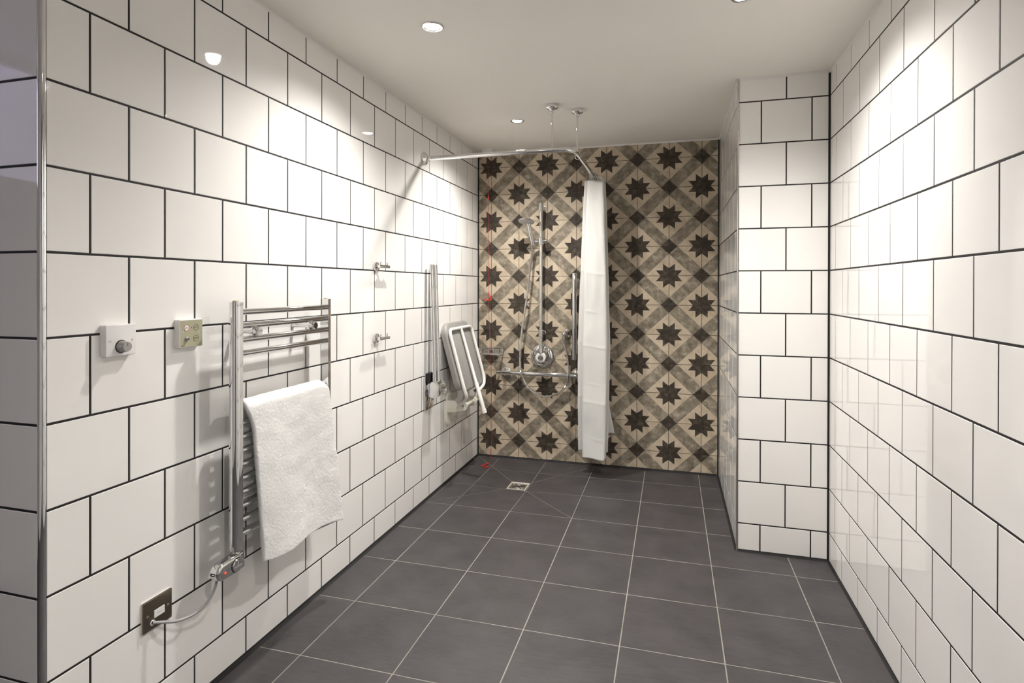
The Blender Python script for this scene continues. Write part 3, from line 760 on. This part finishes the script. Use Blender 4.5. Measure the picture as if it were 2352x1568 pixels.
# ------------------------------------------------------------------ towel
def towel():
    y_tl, y_tr, y_bl, y_br = 0.527, 0.955, 0.566, 1.008
    nu, nv = 230, 480
    ztop, xb = 0.868, RXc
    rb = 0.021
    prof_len_front = 0.500; prof_len_back = 0.30
    arc_len = math.pi * rb
    tot = prof_len_back + arc_len + prof_len_front
    tk = 0.016
    def centre(s, u):
        """u across 0..1, s along; returns pos and normal"""
        fl = prof_len_front + 0.045 * u + 0.012 * math.sin(u * 5.0 + 0.6)
        T = prof_len_back + arc_len + fl
        d = s * T
        if d < prof_len_back:
            h = prof_len_back - d
            p = Vector((xb - rb, 0, ztop - h)); nrm = Vector((-1, 0, 0)); down = h / prof_len_back * 0.3
        elif d < prof_len_back + arc_len:
            a = (d - prof_len_back) / arc_len * math.pi
            p = Vector((xb - rb * math.cos(a), 0, ztop + rb * math.sin(a))); nrm = Vector((-math.cos(a), 0, math.sin(a))); down = 0.0
        else:
            h = d - prof_len_back - arc_len
            down = h / prof_len_front
            w = 0.010 * math.sin(u * 6.5 + 0.4) * min(1, down * 1.6) + 0.008 * down + 0.010 * down * u
            p = Vector((xb + rb + w, 0, ztop - h)); nrm = Vector((1, 0, 0))
        yl = y_tl + (y_bl - y_tl) * down; yr = y_tr + (y_br - y_tr) * down
        if d > prof_len_back + arc_len * 0.5:
            yl += 0.025 * math.sin(min(1, down * 6) * math.pi / 2) - 0.004
        p.y = yl + (yr - yl) * u
        # loosen the right shoulder of the fold
        if u > 0.90: p.z -= 0.020 * (u - 0.90) ** 2 / 0.01 * math.exp(-down * 12)
        return p, nrm
    bm = B()
    grid = []
    # closed loop around the thickness: outer side then edge round then inner side
    prof = [(i / nu, 1.0) for i in range(nu + 1)]
    def ring(s):
        out = []
        for u, side in prof: out.append((u, 1.0))
        for k in range(1, 5): out.append((1.0, math.cos(math.pi * k / 5)))
        for i in range(0, 31): out.append((1 - i / 30, -1.0))
        for k in range(1, 5): out.append((0.0, -math.cos(math.pi * k / 5)))
        return out
    for j in range(nv + 1):
        s = j / nv; row = []
        endf = min(1.0, min(j, nv - j) / 3.0); endf = math.sqrt(max(0, 1 - (1 - endf) ** 2)) if endf < 1 else 1.0
        for (u, side) in ring(s):
            p, nr = centre(s, u)
            ex = math.sqrt(max(0, 1 - side * side)) * 0.006
            q = p + nr * (tk / 2) * side * (0.35 + 0.65 * endf)
            if u >= 1: q.y += ex
            if u <= 0: q.y -= ex
            w = q * 210.0
            d = noise.noise(w) * 0.0008 + noise.noise(q * 95.0) * 0.0006 + noise.noise(q * 18.0) * 0.0022
            q = q + nr * side * d + Vector((0, noise.noise(w + Vector((9, 3, 1))) * 0.0012, noise.noise(w + Vector((1, 7, 5))) * 0.0010))
            row.append(bm.verts.new(q))
        grid.append(row)
    m = len(grid[0])
    for j in range(nv):
        A, Bq = grid[j], grid[j + 1]
        for k in range(m): bm.faces.new((A[k], A[(k + 1) % m], Bq[(k + 1) % m], Bq[k]))
    bm.faces.new(grid[0]); bm.faces.new(grid[-1][::-1])
    o = finish(bm, 'towel', M_TOWEL, None, smooth=80)
    # terry pile: short tufts standing off the cloth
    rnd = random.Random(5); vs, fs = [], []
    polys = o.data.polygons; co = o.data.vertices
    for _ in range(150000):
        pg = polys[rnd.randrange(len(polys))]
        a_, b_, c_ = (co[i].co for i in pg.vertices[:3]); u1, u2 = rnd.random(), rnd.random()
        p = a_ + (b_ - a_) * u1 + (c_ - b_) * u2
        nn = (pg.normal + Vector((rnd.uniform(-.8, .8), rnd.uniform(-.8, .8), rnd.uniform(-.9, .5)))).normalized()
        sd_ = nn.cross(Vector((rnd.uniform(-1, 1), rnd.uniform(-1, 1), rnd.uniform(-1, 1)))).normalized() * 0.00042
        k = len(vs); L_ = rnd.uniform(0.0010, 0.0025)
        vs += [p - nn * 0.0004 - sd_, p - nn * 0.0004 + sd_, p + nn * L_]; fs.append((k, k + 1, k + 2))
    me = bpy.data.meshes.new('terry_pile'); me.from_pydata(vs, [], fs); me.materials.append(M_PILE)
    pile = bpy.data.objects.new('terry_pile', me); link(pile, o); pile['kind'] = 'stuff'
    return tag(o, 'white terry towel draped over the chrome towel rail', 'towel')
tw = towel()
# ------------------------------------------------------------------ curtain rail
cr = thing('curtain_rail', 'L-shaped chrome shower curtain rail below the ceiling', 'curtain rail')
ZR, YRD, XRD = 2.000, 2.072, 0.880
bm = B(); tube(bm, fillet_path([(0.010, YRD, ZR), (XRD, YRD, ZR), (XRD, D - 0.008, ZR)], 0.085, 14), 0.0128, 20); finish(bm, 'rod', M_CHROME, cr, smooth=40)
bm = B(); lathe(bm, (0.0005, YRD, ZR), X, [(0, 0.036), (0.010, 0.036), (0.014, 0.033), (0.020, 0.020), (0.026, 0.0165), (0.030, 0.0160)], 36); finish(bm, 'wall_flange', M_CHROME, cr, smooth=35)
bm = B(); lathe(bm, (XRD, D - 0.0005, ZR), -Y, [(0, 0.036), (0.010, 0.036), (0.014, 0.033), (0.020, 0.020), (0.026, 0.0165), (0.030, 0.0160)], 36); finish(bm, 'wall_flange', M_CHROME, cr, smooth=35)
for (rx, ry) in ((0.760, YRD), (XRD, 2.185)):
    bm = B(); tube(bm, [(rx, ry, CEIL - 0.01), (rx, ry, ZR + 0.012)], 0.0048, 12); dr = finish(bm, 'drop_rod', M_CHROME, cr, smooth=40)
    bm = B(); lathe(bm, (rx, ry, CEIL - 0.0005), -Z, [(0, 0.033), (0.016, 0.033), (0.021, 0.028), (0.026, 0.014), (0.032, 0.0085), (0.040, 0.0075), (0.042, 0.005)], 32); finish(bm, 'ceiling_rose', M_CHROME, dr, smooth=35)
    ax = X if rx < 0.8 else Y
    bm = B(); lathe(bm, Vector((rx, ry, ZR)) - ax * 0.008, ax, [(0, 0.0142), (0.016, 0.0142)], 22); finish(bm, 'clamp', M_CHROME, dr, smooth=35)
# rings
ring_specs = [(2.240, 0.0175, 0), (2.760, 0.020, 1), (2.850, 0.024, 1), (2.872, 0.026, 1), (2.893, 0.026, 1), (2.914, 0.026, 1), (2.935, 0.026, 1), (2.956, 0.026, 1)]
RLAB = ['thin chrome curtain ring alone near the bend of the rail', 'thin chrome curtain ring just before the bunched curtain']
for i, (yy, rr, mm) in enumerate(ring_specs):
    bm = B()
    c = Vector((XRD + (0.006 if i % 2 else -0.004), yy, ZR - rr + 0.0145))
    tube(bm, arc(c, X, (Z + Y * (0.15 if i % 2 else -0.1)).normalized(), rr, 0, 2 * math.pi, 26)[:-1], 0.0013, 6, closed=True)
    o = finish(bm, 'curtain_ring', M_CHROME, None, smooth=60)
    lab = RLAB[i] if i < 2 else 'chrome curtain ring in the bunch holding the white curtain'
    tag(o, lab, 'curtain ring', 'chrome rings on the curtain rail')
bm = B(); tube(bm, arc((XRD + 0.034, 2.905, ZR - 0.022), (X * 0.9 + Y * 0.4).normalized(), Z, 0.024, -1.9, 2.0, 20), 0.0042, 10)
tag(finish(bm, 'curtain_hook', M_WPLAST, None, smooth=60), 'thick white plastic hook right of the chrome curtain rings', 'hook')
# ------------------------------------------------------------------ curtain
def curtain():
    nz = 260
    # pleat corners: (side x -1..1, depth y) from the front pleat to the back
    folds = [(-0.60, 2.826), (0.90, 2.808), (0.97, 2.846), (-1.0, 2.868), (-1.0, 2.874), (0.98, 2.886), (1.0, 2.898), (-0.86, 2.910), (-0.9, 2.922), (0.88, 2.934), (0.9, 2.946), (-0.8, 2.960), (-0.8, 2.972), (0.85, 2.985)]
    sec = []
    for a, b in zip(folds, folds[1:]):
        for k in range(10): sec.append((a[0] + (b[0] - a[0]) * k / 10, a[1] + (b[1] - a[1]) * k / 10))
    sec.append(folds[-1])
    for _ in range(2):
        sec = [sec[0]] + [((sec[i - 1][0] + 2 * sec[i][0] + sec[i + 1][0]) / 4, (sec[i - 1][1] + 2 * sec[i][1] + sec[i + 1][1]) / 4) for i in range(1, len(sec) - 1)] + [sec[-1]]
    m = len(sec)
    ztop, zbot = 1.955, 0.128
    rows = []
    bm = B()
    def halfw(t):   # t 0 top .. 1 bottom
        pts = [(0, 0.070), (0.1, 0.079), (0.35, 0.094), (0.6, 0.106), (0.85, 0.103), (1.0, 0.098)]
        for (a, x), (b, y) in zip(pts, pts[1:]):
            if t <= b: return x + (y - x) * (t - a) / (b - a)
        return pts[-1][1]
    def cx(t): return 0.889 - 0.006 * t
    creases = [0.20, 0.335, 0.475, 0.60, 0.735, 0.80, 0.93]
    for i in range(nz + 1):
        t = i / nz; row = []
        hw = halfw(t)
        for k, (sx, y) in enumerate(sec):
            kk = k / (m - 1)
            fold = int(kk * (len(folds) - 1))
            zb = zbot + (0.0 if k < 20 else 0.028 if k < 45 else 0.020 if k < 70 else 0.05) + (0.06 if k > m - 12 else 0) + 0.003 * math.sin(k * 0.55)
            zt = ztop + (0.018 if 18 < k < 32 else 0.0) + (0.014 * (1 - min(1, k / 6)) if k < 6 else 0)
            z = zt + (zb - zt) * t
            x = cx(t) + sx * hw
            yy = y - 0.015 * t + (y - 2.90) * (0.55 * t)
            # creases from packing and soft wander
            c0_ = int(t * 8) * 1.3
            c = sum(math.exp(-((t - c0 - 0.003 * sx) / 0.0045) ** 2) for c0 in creases) * 0.0022 * (0.3 + 0.7 * math.sin(k * 0.3 + c0_) ** 2)
            seg_ = [0.0] + creases + [1.0]; zig = 0.0
            for q_ in range(len(seg_) - 1):
                if seg_[q_] <= t <= seg_[q_ + 1]:
                    f_ = (t - seg_[q_]) / (seg_[q_ + 1] - seg_[q_]); zig = (f_ if q_ % 2 else 1 - f_)
            yy -= 0.007 * zig * (1.0 if k < 14 else 0.3) * math.sin(min(1, t * 6) * math.pi / 2)
            w = 0.006 * noise.noise(Vector((sx * 1.6, k * 0.05, t * 5.0))) + 0.003 * noise.noise(Vector((sx * 5, k * 0.1, t * 14.0)))
            if t > 0.88 and k > m - 14: x += 0.05 * (t - 0.88) / 0.12 * (k - (m - 14)) / 14
            row.append(bm.verts.new((x + 0.4 * w, min(yy - c + w, D - 0.012), z)))
        rows.append(row)
    for A, Bq in zip(rows, rows[1:]):
        for k in range(m - 1): bm.faces.new((A[k], A[k + 1], Bq[k + 1], Bq[k]))
    t_ = thing('shower_curtain', 'white shower curtain bunched at the end of the rail', 'curtain')
    o = finish(bm, 'fabric', M_CURT, t_, smooth=60, recalc=False)
    so = o.modifiers.new('thickness', 'SOLIDIFY'); so.thickness = 0.0012
    bm = B(); tube(bm, arc((0.884, 2.8215, 1.937), X, Z, 0.0045, 0, 2 * math.pi, 16)[:-1], 0.0016, 6, closed=True)
    finish(bm, 'eyelet', M_BRUSHED, t_, smooth=60)
curtain()
# ------------------------------------------------------------------ shower set
XR, YRS = 0.499, 2.955
sr = thing('shower_riser', 'chrome shower riser rail standing on the round valve', 'shower rail')
bm = B(); tube(bm, [(XR, YRS, 0.800), (XR, YRS, 1.842)], 0.0118, 20); finish(bm, 'rail', M_CHROME, sr, smooth=40)
for z0, z1 in ((1.792, 1.850), (0.902, 0.952)):
    bm = B(); lathe(bm, (XR, YRS, z0), Z, [(0, 0.0150), (0.002, 0.0165), (z1 - z0 - 0.002, 0.0165), (z1 - z0, 0.0150), (z1 - z0, 0)], 24)
    cl = finish(bm, 'rail_bracket', M_CHROME, sr, smooth=35)
    bm = B(); tube(bm, [(XR + 0.004, YRS, (z0 + z1) / 2), (XR + 0.004, D - 0.001, (z0 + z1) / 2)], 0.014, 18); lathe(bm, (XR + 0.004, D - 0.0005, (z0 + z1) / 2), -Y, disc_prof(0.006, 0.0175, 0.002), 24); finish(bm, 'standoff', M_CHROME, cl, smooth=35)
bm = B(); lathe(bm, (XR, YRS, 1.556), Z, [(0, 0.016), (0.002, 0.018), (0.046, 0.018), (0.048, 0.016)], 24)
lathe(bm, (XR - 0.052, YRS - 0.004, 1.580), X, [(0, 0.0110), (0.010, 0.0125), (0.030, 0.0125), (0.032, 0.0100), (0.078, 0.0100), (0.080, 0.0125), (0.098, 0.0125), (0.101, 0.0110), (0.101, 0)], 24)
sl = finish(bm, 'slider', M_CHROME, sr, smooth=35)
bm = B(); lathe(bm, (XR - 0.056, YRS - 0.022, 1.558), (-0.12, -0.25, 1), [(0, 0.0115), (0.040, 0.0140)], 22); finish(bm, 'cradle', M_CHROME, sl, smooth=35)
hs = thing('hand_shower', 'round chrome hand shower held on the riser rail', 'shower head')
hc = Vector((0.412, 2.872, 1.712)); hn = Vector((-0.05, -0.24, -0.96)).normalized()
bm = B(); tube(bm, catmull([(0.4435, 2.936, 1.548), (0.4375, 2.924, 1.595), (0.430, 2.908, 1.650), (0.424, 2.894, 1.700)], 6), [0.0095] + [0.0095 + 0.0035 * min(1, k / 12) for k in range(1, 19)], 18); finish(bm, 'handle', M_CHROME, hs, smooth=45)
bm = B(); lathe(bm, hc - hn * 0.020, hn, [(0, 0.0), (0.001, 0.020), (0.008, 0.044), (0.016, 0.058), (0.021, 0.059), (0.024, 0.056)], 40); hd = finish(bm, 'head', M_CHROME, hs, smooth=35)
bm = B(); lathe(bm, hc + hn * 0.0035, hn, [(0, 0.055), (0.0012, 0.054), (0.002, 0.0)], 40); fc = finish(bm, 'spray_face', M_SPRAY, hd, smooth=35)
bm = B(); d_, u_, v_ = frame_of(hn)
for rr in (0.014, 0.027, 0.040, 0.048):
    for k in range(int(rr * 620)):
        a = 2 * math.pi * k / int(rr * 620); lathe(bm, hc + hn * 0.0045 + (u_ * math.cos(a) + v_ * math.sin(a)) * rr, hn, [(0, 0.0016), (0.0018, 0.0012), (0.0018, 0)], 6)
nz_ = finish(bm, 'nozzles', M_WPLAST, fc); nz_['kind'] = 'stuff'
# hose
hp = [(0.4395, 2.936, 1.552), (0.4365, 2.935, 1.500), (0.428, 2.935, 1.406), (0.406, 2.938, 1.220), (0.3748, 2.942, 1.018), (0.356, 2.94, 0.8625), (0.354, 2.935, 0.691), (0.367, 2.93, 0.6233), (0.4155, 2.925, 0.545), (0.479, 2.92, 0.5025), (0.552, 2.92, 0.489), (0.635, 2.925, 0.517), (0.682, 2.93, 0.567), (0.699, 2.94, 0.638), (0.694, 2.955, 0.735), (0.673, 2.972, 0.826), (0.6555, 2.980, 0.872)]
cp_ = catmull(hp, 20)
# even spacing for the ribs
ds = [0]
for a, b in zip(cp_, cp_[1:]): ds.append(ds[-1] + (b - a).length)
step = 0.0031; pts = []; i = 0; s = 0
while s < ds[-1]:
    while ds[i + 1] < s: i += 1
    f = (s - ds[i]) / (ds[i + 1] - ds[i]); pts.append(cp_[i].lerp(cp_[i + 1], f)); s += step
bm = B(); tube(bm, pts, [0.0081 if k % 2 else 0.0062 for k in range(len(pts))], 10)
tag(finish(bm, 'shower_hose', M_CHROME, None, smooth=15), 'ribbed chrome hose hanging in a loop in front of the star tiles', 'hose')
# valve
sv = thing('shower_valve', 'round chrome shower valve with white graduated dial', 'shower valve')
vx, vz = 0.494, 0.757
bm = B(); lathe(bm, (vx, D - 0.0005, vz), -Y, [(0, 0.085), (0.006, 0.085), (0.012, 0.080), (0.018, 0.066), (0.022, 0.052)], 56); finish(bm, 'back_plate', M_CHROME, sv, smooth=30)
bm = B(); lathe(bm, (vx + 0.002, D - 0.018, vz), -Y, [(0, 0.056), (0.020, 0.056), (0.030, 0.050), (0.034, 0.046), (0.050, 0.046), (0.056, 0.042)], 48)
lathe(bm, (XR, YRS, 0.790), Z, [(0, 0.018), (0.035, 0.0155)], 20)
bd = finish(bm, 'body', M_CHROME, sv, smooth=30)
bm = B(); lathe(bm, (vx + 0.006, D - 0.073, vz), -Y, [(0, 0.036), (0.014, 0.036), (0.018, 0.033), (0.018, 0)], 40); dl = finish(bm, 'dial', M_WPLAST, sv, smooth=30)
bm = B(); lathe(bm, (vx + 0.006, D - 0.090, vz), -Y, [(0, 0.019), (0.010, 0.018), (0.016, 0.012), (0.016, 0)], 32); finish(bm, 'dial_button', M_CHROME, dl, smooth=30)
for k in range(8):
    a = math.radians(20 + 45 * k)
    bm = B(); lathe(bm, (vx + 0.006 + 0.027 * math.cos(a), D - 0.0908, vz + 0.027 * math.sin(a)), -Y, [(0, 0.0016), (0.0006, 0.0016)], 8); finish(bm, 'dial_mark', M_REDINK if k in (5,) else M_INK, dl)
bm = B(); tube(bm, [(vx - 0.030, D - 0.060, vz + 0.030), (vx - 0.062, D - 0.085, vz + 0.064)], [0.008, 0.0065], 14); finish(bm, 'flow_lever', M_CHROME, sv, smooth=45)
# wall outlet
wo = thing('hose_outlet', 'small round chrome wall elbow feeding the shower hose', 'wall outlet')
bm = B(); lathe(bm, (0.668, D - 0.0005, 0.924), -Y, [(0, 0.034), (0.006, 0.034), (0.012, 0.031), (0.020, 0.022), (0.034, 0.0185)], 36); finish(bm, 'flange', M_CHROME, wo, smooth=35)
bm = B(); bmesh.ops.create_uvsphere(bm, u_segments=24, v_segments=14, radius=0.0205, matrix=Matrix.Translation((0.664, 2.982, 0.924))); finish(bm, 'elbow', M_CHROME, wo, smooth=60)
bm = B(); lathe(bm, (0.661, 2.981, 0.908), (-0.08, 0, -1), [(0, 0.0125), (0.012, 0.0125), (0.034, 0.0095), (0.034, 0)], 20); finish(bm, 'nut', M_BRUSHED, wo, smooth=35)
# grab rails on the star wall
def grab(name_label, p0, p1, posts, r):
    t = thing('grab_rail', name_label, 'grab rail')
    bm = B(); p0, p1 = Vector(p0), Vector(p1); d = (p1 - p0).normalized()
    tube(bm, [p0, p0 + d * 0.001, p0 + d * 0.003, p1 - d * 0.003, p1 - d * 0.001, p1], [r - 0.003, r - 0.001, r, r, r - 0.001, r - 0.003], 24); finish(bm, 'bar', M_CHROME, t, smooth=35)
    for q in posts:
        bm = B(); lathe(bm, (q[0], D - 0.0005, q[2]), -Y, [(0, 0.036), (0.010, 0.036), (0.018, 0.033), (0.024, 0.024), (0.028, 0.013), (D - q[1] - 0.008, 0.012)], 36); finish(bm, 'post', M_CHROME, t, smooth=35)
grab('vertical chrome grab rail partly behind the white curtain', (0.737, 2.963, 0.745), (0.737, 2.963, 1.352), [(0.740, 2.963, 1.285), (0.740, 2.963, 0.812)], 0.0165)
grab('horizontal chrome grab rail below the shower valve', (0.168, 2.964, 0.636), (0.805, 2.964, 0.636), [(0.226, 2.964, 0.638), (0.752, 2.964, 0.638)], 0.0155)
# soap basket
sb = thing('soap_basket', 'chrome wire soap basket in the corner behind the seat', 'soap basket')
x0, x1, y0, y1, zt, zb = 0.036, 0.206, 2.925, D - 0.006, 0.806, 0.766
bm = B(); tube(bm, fillet_path([(x0, y0, zt), (x1, y0, zt), (x1, y1, zt), (x0, y1, zt), (x0, y0, zt)], 0.012, 5), 0.0030, 8); finish(bm, 'top_rim', M_CHROME, sb, smooth=50)
bm = B(); tube(bm, fillet_path([(x0 + 0.005, y0 + 0.005, zb), (x1 - 0.005, y0 + 0.005, zb), (x1 - 0.005, y1, zb), (x0 + 0.005, y1, zb), (x0 + 0.005, y0 + 0.005, zb)], 0.012, 5), 0.0030, 8); finish(bm, 'bottom_rim', M_CHROME, sb, smooth=50)
for i in range(5):
    xx = x0 + 0.012 + (x1 - x0 - 0.024) * i / 4
    bm = B(); tube(bm, fillet_path([(xx, y0, zt), (xx, y0 + 0.004, zb), (xx, y1, zb), (xx, y1, zt)], 0.006, 4), 0.0016, 6); finish(bm, 'wire', M_CHROME, sb, smooth=50)
for i in range(1, 4):
    yy = y0 + (y1 - y0) * i / 4
    bm = B(); tube(bm, fillet_path([(x0, yy, zt), (x0 + 0.004, yy, zb), (x1 - 0.004, yy, zb), (x1, yy, zt)], 0.006, 4), 0.0016, 6); finish(bm, 'wire', M_CHROME, sb, smooth=50)
bm = B(); box(bm, (x1 - 0.038, y1 - 0.003, zt - 0.022), (x1 - 0.004, y1 + 0.004, zt - 0.012), 0.002); finish(bm, 'wall_clip', M_CHROME, sb, smooth=40)
# ------------------------------------------------------------------ pull cord
pc = thing('pull_cord', 'thin red emergency pull cord hanging in the shower corner', 'pull cord')
bm = B(); lathe(bm, (0.106, 2.935, CEIL - 0.0005), -Z, [(0, 0.042), (0.018, 0.042), (0.024, 0.036), (0.026, 0.010), (0.030, 0.004)], 36); finish(bm, 'ceiling_switch', M_WPLAST, pc, smooth=35)
bm = B(); tube(bm, catmull([(0.114, 2.918, 2.220), (0.122, 2.902, 1.95), (0.125, 2.9, 1.60), (0.1265, 2.9, 1.21), (0.134, 2.9, 0.95), (0.147, 2.9, 0.66), (0.153, 2.9, 0.35), (0.1545, 2.897, 0.19), (0.150, 2.885, 0.08), (0.146, 2.870, 0.012)], 8), 0.0012, 6); finish(bm, 'cord', M_REDCORD, pc, smooth=60)
bm = B(); lathe(bm, (0.1245, 2.9, 1.88), Z, [(0, 0.001), (0.004, 0.0045), (0.018, 0.0050), (0.030, 0.0018)], 14); finish(bm, 'connector', M_RED, pc, smooth=50)
def tri(p):
    bm = B(); tube(bm, fillet_path([Vector(q) for q in p], 0.006, 4), 0.0030, 8); finish(bm, 'handle', M_RED, pc, smooth=50)
tri([(0.123, 2.900, 1.219), (0.129, 2.899, 1.210), (0.153, 2.897, 1.164), (0.126, 2.896, 1.160), (0.094, 2.897, 1.165), (0.099, 2.897, 1.172)])
tri([(0.147, 2.868, 0.006), (0.142, 2.866, 0.004), (0.112, 2.789, 0.003), (0.178, 2.777, 0.003), (0.176, 2.783, 0.003)])
# ------------------------------------------------------------------ drain
fd = thing('floor_drain', 'square steel floor drain with round grille set in dark tiles', 'drain', ((dx0 + dx1) / 2, (dy0 + dy1) / 2, DZ))
hx, hy = (dx1 - dx0) / 2, (dy1 - dy0) / 2
bm = B()
for a, b in (((-hx, -hy, -0.006), (hx, -hy + 0.006, 0.0012)), ((-hx, hy - 0.006, -0.006), (hx, hy, 0.0012)), ((-hx, -hy + 0.006, -0.006), (-hx + 0.006, hy - 0.006, 0.0012)), ((hx - 0.006, -hy + 0.006, -0.006), (hx, hy - 0.006, 0.0012))):
    box(bm, a, b)
finish(bm, 'frame', M_DRAIN, fd)
bm = B(); box(bm, (-hx + 0.006, -hy + 0.006, -0.009), (hx - 0.006, hy - 0.006, -0.004)); finish(bm, 'grate_plate', M_BRUSHED, fd)
for rr in (0.014, 0.024, 0.034, 0.044):
    bm = B()
    tube(bm, [Vector((p.x, p.y * hy / hx, p.z)) for p in arc((0, 0, -0.003), X, Y, rr, 0, 2 * math.pi, 40)[:-1]], 0.0026, 8, closed=True); finish(bm, 'grate_ring', M_CHROME, fd, smooth=60)
for a in (0.6, 0.6 + math.pi / 2):
    bm = B(); tube(bm, [(-0.047 * math.cos(a), -0.047 * math.sin(a), -0.0015), (0.047 * math.cos(a), 0.047 * math.sin(a), -0.0015)], 0.0026, 8); finish(bm, 'grate_bar', M_DARK, fd, smooth=60)
